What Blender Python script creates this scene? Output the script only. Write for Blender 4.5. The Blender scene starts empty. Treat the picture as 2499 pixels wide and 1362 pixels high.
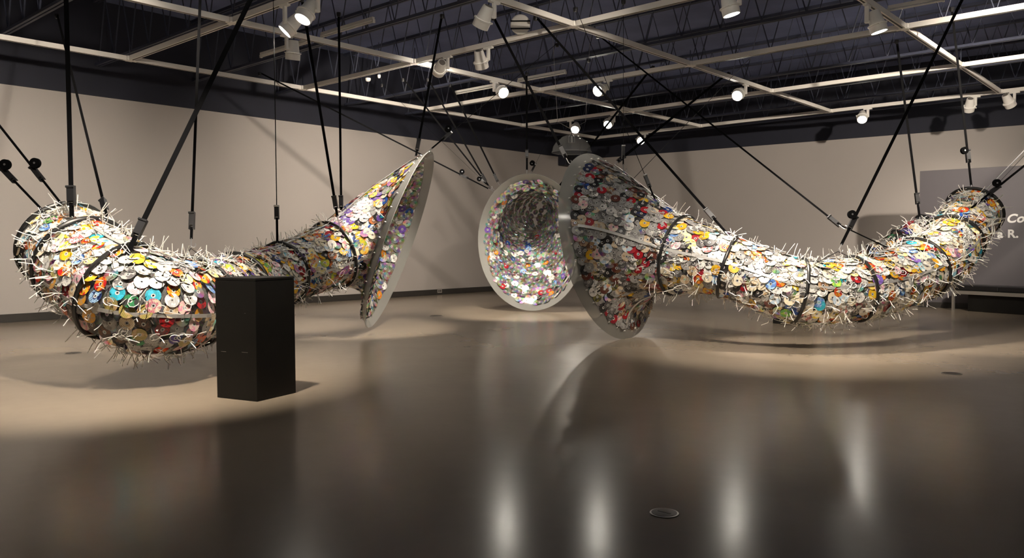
import bpy, math, random
import numpy as np
from mathutils import Matrix, Vector

random.seed(7)
rng = np.random.default_rng(11)
scene = bpy.context.scene
COL = scene.collection
PI = math.pi

# ------------------------------------------------------------------ camera
IMG_W, IMG_H, FPX = 2499, 1362, 1954.8
YAW, PITCH, ROLL = (math.radians(a) for a in (-41.613, -2.293, -0.25))
EYE = 1.15
fw = np.array([math.sin(YAW) * math.cos(PITCH), math.cos(YAW) * math.cos(PITCH), math.sin(PITCH)])
rt = np.array([math.cos(YAW), -math.sin(YAW), 0.0])
up = np.cross(rt, fw)
rt, up = math.cos(ROLL) * rt + math.sin(ROLL) * up, -math.sin(ROLL) * rt + math.cos(ROLL) * up
CAM = np.array([0.0, 0.0, EYE])
cam_data = bpy.data.cameras.new('camera')
cam_data.sensor_width = 36.0
cam_data.lens = FPX / IMG_W * 36.0
cam_data.clip_end = 200
cam = bpy.data.objects.new('camera', cam_data)
COL.objects.link(cam)
cam.matrix_world = Matrix(((rt[0], up[0], -fw[0], 0), (rt[1], up[1], -fw[1], 0), (rt[2], up[2], -fw[2], EYE), (0, 0, 0, 1)))
scene.camera = cam

def ray(x, y):
    return fw + rt * (x - IMG_W / 2) / FPX - up * (y - IMG_H / 2) / FPX
def at(x, y, d):                      # survey point: photo position + measured distance
    return CAM + ray(x, y) * d
def atz(x, y, z):                     # survey point on a level plane
    d = ray(x, y)
    return CAM + d * (z - EYE) / d[2]
def project(p):
    d = np.asarray(p) - CAM
    z = d @ fw
    return IMG_W / 2 + FPX * (d @ rt) / z, IMG_H / 2 - FPX * (d @ up) / z, z

# ------------------------------------------------------------------ world, exposure
world = bpy.data.worlds.new('world')
scene.world = world
world.use_nodes = True
world.node_tree.nodes['Background'].inputs[0].default_value = (0.5, 0.45, 0.4, 1)
world.node_tree.nodes['Background'].inputs[1].default_value = 0.0
scene.view_settings.view_transform = 'Standard'
scene.view_settings.look = 'None'
scene.view_settings.gamma = 1.0
scene.view_settings.exposure = 0.0
scene.view_settings.use_curve_mapping = False
cy = scene.cycles
cy.use_light_tree = False
cy.max_bounces, cy.diffuse_bounces, cy.glossy_bounces, cy.transmission_bounces, cy.transparent_max_bounces = 5, 3, 3, 2, 6

LAMP_POWER = 700.0
LAMP_TINT = (1.0, 0.88, 0.74)

# ------------------------------------------------------------------ materials
def new_mat(name):
    m = bpy.data.materials.new(name)
    m.use_nodes = True
    nt = m.node_tree
    return m, nt, nt.nodes['Principled BSDF'], nt.nodes['Material Output']

def plain(name, col, rough=0.5, metal=0.0, noise=0.0, nscale=8.0, bump=0.0, bscale=60.0, spec=0.5):
    m, nt, b, o = new_mat(name)
    b.inputs['Base Color'].default_value = (*col, 1)
    b.inputs['Roughness'].default_value = rough
    b.inputs['Metallic'].default_value = metal
    b.inputs['Specular IOR Level'].default_value = spec
    if noise or bump:
        tc = nt.nodes.new('ShaderNodeTexCoord')
    if noise:
        n = nt.nodes.new('ShaderNodeTexNoise')
        n.inputs['Scale'].default_value = nscale
        n.inputs['Detail'].default_value = 5
        nt.links.new(tc.outputs['Object'], n.inputs['Vector'])
        r = nt.nodes.new('ShaderNodeValToRGB')
        r.color_ramp.elements[0].position = 0.3
        r.color_ramp.elements[1].position = 0.7
        r.color_ramp.elements[0].color = (*[c * (1 - noise) for c in col], 1)
        r.color_ramp.elements[1].color = (*[min(1, c * (1 + noise)) for c in col], 1)
        nt.links.new(n.outputs['Fac'], r.inputs['Fac'])
        nt.links.new(r.outputs['Color'], b.inputs['Base Color'])
    if bump:
        n2 = nt.nodes.new('ShaderNodeTexNoise')
        n2.inputs['Scale'].default_value = bscale
        nt.links.new(tc.outputs['Object'], n2.inputs['Vector'])
        bp = nt.nodes.new('ShaderNodeBump')
        bp.inputs['Strength'].default_value = bump
        bp.inputs['Distance'].default_value = 0.01
        nt.links.new(n2.outputs['Fac'], bp.inputs['Height'])
        nt.links.new(bp.outputs['Normal'], b.inputs['Normal'])
    return m

def clear_mat(name, col, clear, rough):
    m, nt, b, o = new_mat(name)
    b.inputs['Base Color'].default_value = (*col, 1)
    b.inputs['Roughness'].default_value = rough
    t = nt.nodes.new('ShaderNodeBsdfTransparent')
    t.inputs[0].default_value = (0.93, 0.93, 0.92, 1)
    mx = nt.nodes.new('ShaderNodeMixShader')
    mx.inputs[0].default_value = 1 - clear
    nt.links.new(t.outputs[0], mx.inputs[1])
    nt.links.new(b.outputs[0], mx.inputs[2])
    nt.links.new(mx.outputs[0], o.inputs[0])
    return m

def emit_mat(name, col, strength):
    m, nt, b, o = new_mat(name)
    b.inputs['Base Color'].default_value = (0.8, 0.8, 0.8, 1)
    b.inputs['Emission Color'].default_value = (*col, 1)
    b.inputs['Emission Strength'].default_value = strength
    return m

def floor_mat():
    m, nt, b, o = new_mat('polished_concrete')
    tc = nt.nodes.new('ShaderNodeTexCoord')
    n1 = nt.nodes.new('ShaderNodeTexNoise'); n1.inputs['Scale'].default_value = 0.55; n1.inputs['Detail'].default_value = 6
    n2 = nt.nodes.new('ShaderNodeTexNoise'); n2.inputs['Scale'].default_value = 9.0; n2.inputs['Detail'].default_value = 8
    n3 = nt.nodes.new('ShaderNodeTexNoise'); n3.inputs['Scale'].default_value = 260.0; n3.inputs['Detail'].default_value = 2
    for n in (n1, n2, n3):
        nt.links.new(tc.outputs['Object'], n.inputs['Vector'])
    mix = nt.nodes.new('ShaderNodeMath'); mix.operation = 'MULTIPLY_ADD'
    mix.inputs[1].default_value = 0.35
    nt.links.new(n2.outputs['Fac'], mix.inputs[0]); nt.links.new(n1.outputs['Fac'], mix.inputs[2])
    cr = nt.nodes.new('ShaderNodeValToRGB')
    cr.color_ramp.elements[0].position = 0.3; cr.color_ramp.elements[0].color = (0.285, 0.230, 0.170, 1)
    cr.color_ramp.elements[1].position = 1.0; cr.color_ramp.elements[1].color = (0.345, 0.282, 0.210, 1)
    nt.links.new(mix.outputs[0], cr.inputs[0]); nt.links.new(cr.outputs[0], b.inputs['Base Color'])
    rr = nt.nodes.new('ShaderNodeMapRange')
    rr.inputs['From Min'].default_value = 0.2; rr.inputs['From Max'].default_value = 0.8
    rr.inputs['To Min'].default_value = 0.17; rr.inputs['To Max'].default_value = 0.25
    nt.links.new(n1.outputs['Fac'], rr.inputs['Value']); nt.links.new(rr.outputs[0], b.inputs['Roughness'])
    bp = nt.nodes.new('ShaderNodeBump'); bp.inputs['Strength'].default_value = 0.05; bp.inputs['Distance'].default_value = 0.002
    nt.links.new(n3.outputs['Fac'], bp.inputs['Height'])
    b.inputs['Specular IOR Level'].default_value = 0.6
    return m

def disc_print_mat():
    """printed label side: two inks per disc, blotches, bands and a fine ring"""
    m, nt, b, o = new_mat('disc_print')
    L = nt.links.new
    c1 = nt.nodes.new('ShaderNodeVertexColor'); c1.layer_name = 'ink1'
    c2 = nt.nodes.new('ShaderNodeVertexColor'); c2.layer_name = 'ink2'
    uv = nt.nodes.new('ShaderNodeUVMap'); uv.uv_map = 'UVMap'
    no = nt.nodes.new('ShaderNodeTexNoise'); no.inputs['Scale'].default_value = 2.6; no.inputs['Detail'].default_value = 3
    L(uv.outputs[0], no.inputs['Vector'])
    st = nt.nodes.new('ShaderNodeValToRGB')
    st.color_ramp.elements[0].position = 0.49; st.color_ramp.elements[1].position = 0.55
    L(no.outputs['Fac'], st.inputs[0])
    wv = nt.nodes.new('ShaderNodeTexWave'); wv.inputs['Scale'].default_value = 3.2; wv.inputs['Distortion'].default_value = 3.0
    L(uv.outputs[0], wv.inputs['Vector'])
    st2 = nt.nodes.new('ShaderNodeValToRGB')
    st2.color_ramp.elements[0].position = 0.80; st2.color_ramp.elements[1].position = 0.86
    L(wv.outputs['Fac'], st2.inputs[0])
    mx = nt.nodes.new('ShaderNodeMath'); mx.operation = 'MAXIMUM'
    L(st.outputs[0], mx.inputs[0]); L(st2.outputs[0], mx.inputs[1])
    mc = nt.nodes.new('ShaderNodeMixRGB')
    L(mx.outputs[0], mc.inputs[0]); L(c1.outputs[0], mc.inputs[1]); L(c2.outputs[0], mc.inputs[2])
    L(mc.outputs[0], b.inputs['Base Color'])
    b.inputs['Roughness'].default_value = 0.32
    return m

def disc_mirror_mat():
    """data side: silver grating, colour swings with the angle it is seen from"""
    m, nt, b, o = new_mat('disc_mirror')
    L = nt.links.new
    geo = nt.nodes.new('ShaderNodeNewGeometry')
    c2 = nt.nodes.new('ShaderNodeVertexColor'); c2.layer_name = 'ink2'
    uv = nt.nodes.new('ShaderNodeUVMap'); uv.uv_map = 'UVMap'
    fr = nt.nodes.new('ShaderNodeVectorMath'); fr.operation = 'FRACTION'
    L(uv.outputs[0], fr.inputs[0])
    sb = nt.nodes.new('ShaderNodeVectorMath'); sb.operation = 'SUBTRACT'; sb.inputs[1].default_value = (0.5, 0.5, 0)
    L(fr.outputs[0], sb.inputs[0])
    gr = nt.nodes.new('ShaderNodeTexGradient'); gr.gradient_type = 'RADIAL'
    L(sb.outputs[0], gr.inputs[0])
    dt = nt.nodes.new('ShaderNodeVectorMath'); dt.operation = 'DOT_PRODUCT'
    L(geo.outputs['Incoming'], dt.inputs[0]); L(geo.outputs['Normal'], dt.inputs[1])
    a1 = nt.nodes.new('ShaderNodeMath'); a1.operation = 'MULTIPLY_ADD'; a1.inputs[1].default_value = 1.0
    L(gr.outputs['Fac'], a1.inputs[0])
    a2 = nt.nodes.new('ShaderNodeMath'); a2.operation = 'MULTIPLY_ADD'; a2.inputs[1].default_value = 2.0
    L(dt.outputs['Value'], a2.inputs[0])
    sepc = nt.nodes.new('ShaderNodeSeparateColor'); L(c2.outputs[0], sepc.inputs[0])
    L(sepc.outputs[0], a2.inputs[2]); L(a2.outputs[0], a1.inputs[2])
    fx = nt.nodes.new('ShaderNodeMath'); fx.operation = 'FRACT'; L(a1.outputs[0], fx.inputs[0])
    hs = nt.nodes.new('ShaderNodeCombineColor'); hs.mode = 'HSV'
    L(fx.outputs[0], hs.inputs[0]); hs.inputs[1].default_value = 0.85; hs.inputs[2].default_value = 1.0
    pp = nt.nodes.new('ShaderNodeMath'); pp.operation = 'PINGPONG'; pp.inputs[1].default_value = 0.5
    a3 = nt.nodes.new('ShaderNodeMath'); a3.operation = 'MULTIPLY'; a3.inputs[1].default_value = 2.0
    L(gr.outputs['Fac'], a3.inputs[0]); L(a3.outputs[0], pp.inputs[0])
    sf = nt.nodes.new('ShaderNodeMath'); sf.operation = 'MULTIPLY'; sf.inputs[1].default_value = 1.6
    L(pp.outputs[0], sf.inputs[0])
    mc = nt.nodes.new('ShaderNodeMixRGB')
    L(sf.outputs[0], mc.inputs[0]); mc.inputs[1].default_value = (0.82, 0.80, 0.76, 1); L(hs.outputs[0], mc.inputs[2])
    L(mc.outputs[0], b.inputs['Base Color'])
    b.inputs['Metallic'].default_value = 0.85
    b.inputs['Roughness'].default_value = 0.24
    return m

M = {
    'floor': floor_mat(),
    'wall': plain('wall_paint', (0.47, 0.43, 0.40), 0.75, noise=0.03, nscale=0.6, bump=0.06, bscale=220),
    'black_wall': plain('black_wall_paint', (0.018, 0.020, 0.034), 0.75, noise=0.1, nscale=2),
    'ceiling': plain('ceiling_paint', (0.14, 0.17, 0.32), 0.8, noise=0.15, nscale=1.5),
    'joist': plain('joist_paint', (0.042, 0.048, 0.078), 0.6, noise=0.15, nscale=3),
    'base': plain('baseboard_vinyl', (0.035, 0.031, 0.027), 0.45, noise=0.1),
    'track': plain('track_enamel', (0.86, 0.82, 0.76), 0.45, noise=0.03, nscale=3),
    'slot': plain('track_slot', (0.05, 0.045, 0.04), 0.6),
    'can': plain('lamp_enamel', (0.85, 0.82, 0.77), 0.4, noise=0.03),
    'can_dark': plain('lamp_vent', (0.20, 0.18, 0.16), 0.6),
    'lens_on': emit_mat('lamp_glow', (1.0, 0.93, 0.82), 85.0),
    'shell': clear_mat('clear_sheet', (0.75, 0.75, 0.72), 0.86, 0.12),
    'flange': clear_mat('clear_rim', (0.36, 0.36, 0.34), 0.42, 0.14),
    'dome': clear_mat('clear_dome', (0.85, 0.85, 0.85), 0.94, 0.04),
    'hose': plain('black_hose', (0.012, 0.012, 0.012), 0.38),
    'rail': plain('aluminium_strip', (0.78, 0.77, 0.74), 0.35, 0.6, noise=0.05, nscale=30),
    'tie': plain('white_nylon', (0.86, 0.84, 0.79), 0.4),
    'print': disc_print_mat(),
    'mirror': disc_mirror_mat(),
    'hub': clear_mat('disc_hub', (0.72, 0.72, 0.70), 0.30, 0.15),
    'web': plain('black_webbing', (0.003, 0.003, 0.0034), 0.9, bump=0.3, bscale=400, spec=0.06),
    'ratchet': plain('black_steel', (0.018, 0.018, 0.02), 0.4, 0.3),
    'steel': plain('zinc_steel', (0.55, 0.55, 0.56), 0.3, 0.9),
    'cable': plain('dark_cable', (0.05, 0.05, 0.05), 0.4, 0.5),
    'pedestal': plain('black_paint', (0.0075, 0.007, 0.006), 0.5, noise=0.2, nscale=3, spec=0.3),
    'scuff': plain('scuff', (0.10, 0.09, 0.085), 0.6),
    'panel': plain('grey_panel', (0.115, 0.105, 0.115), 0.55, noise=0.06, nscale=1.2),
    'letter': plain('white_vinyl', (0.85, 0.84, 0.82), 0.5),
    'leather': plain('black_leather', (0.012, 0.012, 0.013), 0.28, bump=0.2, bscale=90),
    'bench_steel': plain('brushed_steel', (0.55, 0.53, 0.49), 0.35, 0.8),
    'plate': plain('outlet_plate', (0.30, 0.27, 0.24), 0.5),
    'drain': plain('drain_cover', (0.06, 0.05, 0.042), 0.35, 0.4, noise=0.2, nscale=40),
    'white_pl': plain('white_plastic', (0.70, 0.68, 0.64), 0.45),
}

# ------------------------------------------------------------------ mesh helpers
class MB:
    """collects simple solids, builds ONE mesh object"""
    def __init__(s):
        s.v, s.f, s.m = [], [], []
    def add(s, v, f, mi=0):
        o = len(s.v)
        s.v += [tuple(float(c) for c in p) for p in v]
        s.f += [tuple(i + o for i in q) for q in f]
        s.m += [mi] * len(f)
        return s
    def box(s, c, half, ax=None, mi=0):
        c = np.asarray(c, float)
        A = np.eye(3) if ax is None else np.asarray(ax, float)
        v = [c + A[0] * half[0] * x + A[1] * half[1] * y + A[2] * half[2] * z for x in (-1, 1) for y in (-1, 1) for z in (-1, 1)]
        f = [(0, 1, 3, 2), (4, 6, 7, 5), (0, 4, 5, 1), (2, 3, 7, 6), (0, 2, 6, 4), (1, 5, 7, 3)]
        return s.add(v, f, mi)
    def bevel_box(s, c, half, b, ax=None, mi=0):
        """box with chamfered vertical edges and chamfered top/bottom"""
        c = np.asarray(c, float)
        A = np.eye(3) if ax is None else np.asarray(ax, float)
        hx, hy, hz = half
        def loop(i, z):
            pts = [(hx - i, hy - b - i + 0), (hx - b - i + 0, hy - i), (-(hx - b - i), hy - i), (-(hx - i), hy - b - i),
                   (-(hx - i), -(hy - b - i)), (-(hx - b - i), -(hy - i)), (hx - b - i, -(hy - i)), (hx - i, -(hy - b - i))]
            return [c + A[0] * x + A[1] * y + A[2] * z for x, y in pts]
        rings = [loop(b, -hz), loop(0, -hz + b), loop(0, hz - b), loop(b, hz)]
        v = [p for r in rings for p in r]
        f = []
        for k in range(3):
            for i in range(8):
                j = (i + 1) % 8
                f.append((k * 8 + i, k * 8 + j, (k + 1) * 8 + j, (k + 1) * 8 + i))
        f.append(tuple(range(7, -1, -1)))
        f.append(tuple(range(24, 32)))
        return s.add(v, f, mi)
    def lathe(s, c, axis, prof, seg=20, mi=0, cap0=True, cap1=True):
        """prof: list of (distance along axis, radius)"""
        c = np.asarray(c, float)
        t = np.asarray(axis, float); t = t / np.linalg.norm(t)
        a = np.cross(t, (0, 0, 1.0) if abs(t[2]) < 0.9 else (1.0, 0, 0)); a /= np.linalg.norm(a)
        b = np.cross(t, a)
        v, f = [], []
        for d, r in prof:
            for i in range(seg):
                q = 2 * PI * i / seg
                v.append(c + t * d + r * (math.cos(q) * a + math.sin(q) * b))
        for k in range(len(prof) - 1):
            for i in range(seg):
                j = (i + 1) % seg
                f.append((k * seg + i, k * seg + j, (k + 1) * seg + j, (k + 1) * seg + i))
        if cap0: f.append(tuple(range(seg - 1, -1, -1)))
        if cap1: f.append(tuple(range((len(prof) - 1) * seg, len(prof) * seg)))
        return s.add(v, f, mi)
    def tube(s, pts, r, seg=6, closed=False, mi=0):
        P = [np.asarray(p, float) for p in pts]
        n = len(P)
        v, f = [], []
        prev = None
        for i in range(n):
            if closed: t = P[(i + 1) % n] - P[i - 1]
            else: t = P[min(i + 1, n - 1)] - P[max(i - 1, 0)]
            t = t / (np.linalg.norm(t) + 1e-12)
            if prev is None:
                a = np.cross(t, (0, 0, 1.0) if abs(t[2]) < 0.9 else (1.0, 0, 0))
            else:
                a = prev - t * (prev @ t)
            a /= np.linalg.norm(a) + 1e-12
            prev = a
            b = np.cross(t, a)
            for k in range(seg):
                q = 2 * PI * k / seg
                v.append(P[i] + r * (math.cos(q) * a + math.sin(q) * b))
        m = n if closed else n - 1
        for i in range(m):
            i2 = (i + 1) % n
            for k in range(seg):
                k2 = (k + 1) % seg
                f.append((i * seg + k, i * seg + k2, i2 * seg + k2, i2 * seg + k))
        if not closed:
            f.append(tuple(range(seg - 1, -1, -1)))
            f.append(tuple(range((n - 1) * seg, n * seg)))
        return s.add(v, f, mi)
    def ribbon(s, p, q, w, t, wdir, mi=0):
        p, q = np.asarray(p, float), np.asarray(q, float)
        d = q - p; L = np.linalg.norm(d); d /= L
        a = wdir - d * (wdir @ d); a /= np.linalg.norm(a)
        b = np.cross(d, a)
        return s.box((p + q) / 2, (L / 2, w / 2, t / 2), (d, a, b), mi)
    def build(s, name, mats, parent=None, smooth=False, origin=None):
        if not isinstance(mats, (list, tuple)): mats = [mats]
        V = np.array(s.v)
        org = np.zeros(3) if parent is None and origin is None else (np.asarray(origin) if origin is not None else np.array(parent['_org']))
        me = bpy.data.meshes.new(name)
        me.from_pydata([tuple(p) for p in (V - org)], [], s.f)
        for m in mats: me.materials.append(m)
        me.polygons.foreach_set('material_index', s.m)
        if smooth:
            me.polygons.foreach_set('use_smooth', [True] * len(s.f))
            try: me.set_sharp_from_angle(angle=math.radians(38))
            except Exception: pass
        me.update()
        o = bpy.data.objects.new(name, me)
        COL.objects.link(o)
        if parent is not None:
            o.parent = parent
            porg = np.array(parent['_org'])
            o.location = tuple(org - porg)
        else:
            o.location = tuple(org)
        o['_org'] = [float(c) for c in org]
        return o

def tag(o, label=None, cat=None, group=None, kind=None):
    if label: o['label'] = label
    if cat: o['category'] = cat
    if group: o['group'] = group
    if kind: o['kind'] = kind
    return o

def thing(name, loc, label, cat, group=None):
    o = bpy.data.objects.new(name, None)
    o.empty_display_size = 0.1
    COL.objects.link(o)
    o.location = tuple(float(c) for c in loc)
    o['_org'] = [float(c) for c in loc]
    return tag(o, label, cat, group)

def unit(v):
    v = np.asarray(v, float)
    return v / np.linalg.norm(v)

# ------------------------------------------------------------------ the room
XW, WALL_H, ZC, ZJ, ZT = -14.22, 3.71, 5.3, 4.20, 4.0
RA = math.radians(5.84)
RD = np.array([math.cos(RA), math.sin(RA), 0.0]); RN = np.array([math.sin(RA), -math.cos(RA), 0.0])
CORNER = np.array([XW, 19.06, 0.0])
XE, YB = 9.0, -6.0
REND = CORNER + RD * (XE - XW) / RD[0]

def struct(mb, name, mats, smooth=False):
    return tag(mb.build(name, mats, smooth=smooth), kind='structure')

floor = struct(MB().add([(XW - .3, YB - .3, 0), (XE + .3, YB - .3, 0), (XE + .3, REND[1] + .4, 0), (XW - .3, REND[1] + .4, 0),
                         (XW - .3, YB - .3, -.2), (XE + .3, YB - .3, -.2), (XE + .3, REND[1] + .4, -.2), (XW - .3, REND[1] + .4, -.2)],
                        [(0, 1, 2, 3), (7, 6, 5, 4), (0, 4, 5, 1), (1, 5, 6, 2), (2, 6, 7, 3), (3, 7, 4, 0)]), 'floor', M['floor'])
struct(MB().box((XW - .1, (YB + 19.06) / 2, WALL_H / 2), (.1, (19.06 - YB) / 2, WALL_H / 2)), 'wall_left', M['wall'])
mid = (CORNER + REND) / 2 - RN * .1
LR = np.linalg.norm(REND - CORNER)
struct(MB().box(mid + (0, 0, WALL_H / 2), (LR / 2, .1, WALL_H / 2), (RD, -RN, (0, 0, 1))), 'wall_right', M['wall'])
struct(MB().box((XE + .1, (YB + REND[1]) / 2, ZC / 2), (.1, (REND[1] - YB) / 2, ZC / 2)), 'wall_side', M['wall'])
struct(MB().box(((XW + XE) / 2, YB - .1, ZC / 2), ((XE - XW) / 2, .1, ZC / 2)), 'wall_back', M['wall'])
# black upper walls, a finger proud of the white board below
hz = (ZC - WALL_H) / 2
struct(MB().box((XW - .08, (YB + 19.06) / 2, WALL_H + hz), (.12, (19.06 - YB) / 2, hz)), 'trim_1', M['black_wall'])
struct(MB().box(mid + RN * .02 + (0, 0, WALL_H + hz), (LR / 2, .12, hz), (RD, -RN, (0, 0, 1))), 'trim_2', M['black_wall'])
bb = struct(MB().box((XW + .012, (YB + 19.0) / 2, .066), (.012, (19.0 - YB) / 2, .066)).box((XW + .020, (YB + 19.0) / 2, .006), (.020, (19.0 - YB) / 2, .006)),
            'baseboard_left', M['base'])
struct(MB().box((CORNER + REND) / 2 + RN * .012 + (0, 0, .066), (LR / 2, .012, .066), (RD, -RN, (0, 0, 1))), 'baseboard_right', M['base'])

ceiling = struct(MB().box(((XW + XE) / 2, (YB + REND[1]) / 2, ZC + .1), ((XE - XW) / 2, (REND[1] - YB) / 2, .1)), 'ceiling', M['ceiling'])
# open-web bar joists under the deck
jl = XE - XW
jm = MB()
for dz, hh in ((ZJ + .02, .02), (ZC - .025, .025)):
    for s_ in (-1, 1):
        jm.box(((XW + XE) / 2, s_ * .028, dz), (jl / 2 - .05, .018, hh))
nz = int(jl / .62)
for k in range(nz):
    x0 = XW + .1 + k * .62
    jm.tube([(x0, 0, ZJ + .03), (x0 + .31, 0, ZC - .04), (x0 + .62, 0, ZJ + .03)], .011, 4)
joist_me = None
for k in range(-5, 9):
    y = 5.53 + 1.695 * k
    if y < YB + .3: continue
    if joist_me is None:
        o = jm.build('joist', M['joist']); joist_me = o.data
    else:
        o = bpy.data.objects.new('joist', joist_me); COL.objects.link(o)
    o.parent = ceiling
    o.location = (0, y, 0)

# ------------------------------------------------------------------ lighting track grid
TX = [-12.51, -9.48, -6.39, -3.225, -.10, 3.0]
TY = [-3.9, -.8, 2.28, 5.35, 8.42, 11.47, 14.50, 17.50]
grid = thing('lighting_track_grid', (TX[0], TY[-1], ZT), 'white square-section lighting track grid hung below the black joists', 'lighting track')
def track_bar(p, q):
    p, q = np.array(p, float), np.array(q, float)
    d = unit(q - p); a = np.cross((0, 0, 1.0), d)
    L = np.linalg.norm(q - p) / 2
    o = MB().box((p + q) / 2 + (0, 0, .035), (L, .034, .034), (d, a, (0, 0, 1))).build('track_bar', M['track'], grid, origin=(p + q) / 2)
    MB().box((p + q) / 2 + (0, 0, .0005), (L - .04, .011, .0022), (d, a, (0, 0, 1))).build('slot', M['slot'], o, origin=(p + q) / 2)
for x in TX[:5]:
    for y0, y1 in zip(TY[1:-1], TY[2:]):
        if x < -9 and y0 < 2: continue
        track_bar((x, y0 + .06, ZT), (x, y1 - .06, ZT))
for y in TY[2:]:
    for x0, x1 in zip(TX[:-2], TX[1:-1]):
        if y > 2.0: track_bar((x0 + .06, y, ZT), (x1 - .06, y, ZT))
cj = None
for x in TX[:5]:
    for y in TY[1:]:
        if x < -9 and y < 2: continue
        o = MB().bevel_box((x, y, ZT + .035), (.062, .062, .036), .01).build('junction', M['track'], grid, origin=(x, y, ZT))
        if y > 2:
            MB().tube([(x, y, ZT + .06), (x, y, ZJ + .05)], .006, 5).build('hanger_rod', M['joist'], o, origin=(x, y, ZT))

# ------------------------------------------------------------------ track spotlights
def spotlight(att, drop, side, target, label, lit=True, power=1.0, cone=36, blend=0.5, size=1.0):
    """att: point on the track; side: sideways offset of the head; target: where it points"""
    att = np.asarray(att, float)
    t = thing('track_spotlight', att, label, 'spotlight', 'white can spotlights on the track grid')
    s_ = np.asarray(side, float)
    piv = att + (0, 0, -drop)
    al = unit(np.array([1, 0, 0]) if min(abs(att[0] - x) for x in TX) > min(abs(att[1] - y) for y in TY) else np.array([0, 1, 0]))
    MB().box(att + (0, 0, -.012), (.085 * size, .022, .014), (al, np.cross((0, 0, 1), al), (0, 0, 1))).build('adapter', M['can'], t)
    MB().bevel_box(att + (0, 0, -.02 - drop / 2), (.024 * size, .020 * size, drop / 2), .006).build('stem', M['can'], t)
    hc = piv + s_ * .115 * size
    d = unit(np.asarray(target) - hc)
    MB().lathe(piv, s_, [(-.012, .022), (.03, .022)], 10).build('knuckle', M['can'], t)
    back, front = -.13 * size, .13 * size
    R = .098 * size
    hs = MB().lathe(hc, d, [(back, R * .60), (back + .015, R * .68), (.03 * size, R * .90), (.035 * size, R * .92)], 24, cap1=False).build('housing', M['can'], t, smooth=True)
    MB().lathe(hc, d, [(back - .004, R * .45), (back, R * .5)], 18).build('vent_cap', M['can_dark'], hs, smooth=True)
    MB().lathe(hc, d, [(.030 * size, R * .92), (.034 * size, R * 1.14), (.046 * size, R * 1.14), (.05 * size, R * 1.02), (front, R * 1.0), (front, R * .90), (front - .05, R * .88)],
               28, cap0=False, cap1=False).build('collar', M['can'], t, smooth=True)
    kb = unit(np.cross(d, (0.3, .1, 1)))
    MB().lathe(hc + d * .045 * size + kb * R * 1.1, kb, [(0, .012), (.022, .012)], 8).build('thumb_screw', M['can'], t)
    MB().lathe(hc, d, [(front - .020, R * .885), (front - .012, R * .885)], 24).build('lens', M['lens_on'] if lit else M['can_dark'], t, smooth=True)
    if lit:
        ld = bpy.data.lights.new('spot_lamp', 'SPOT')
        ld.energy = LAMP_POWER * power
        ld.color = LAMP_TINT
        ld.spot_size = math.radians(cone); ld.spot_blend = blend
        ld.shadow_soft_size = .085
        lo = bpy.data.objects.new('spot_lamp', ld)
        COL.objects.link(lo)
        lo.parent = t
        lo.rotation_euler = Vector(d).to_track_quat('-Z', 'Y').to_euler()
        lo.location = tuple(hc + d * (front + .01) - att)
    return t

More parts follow.
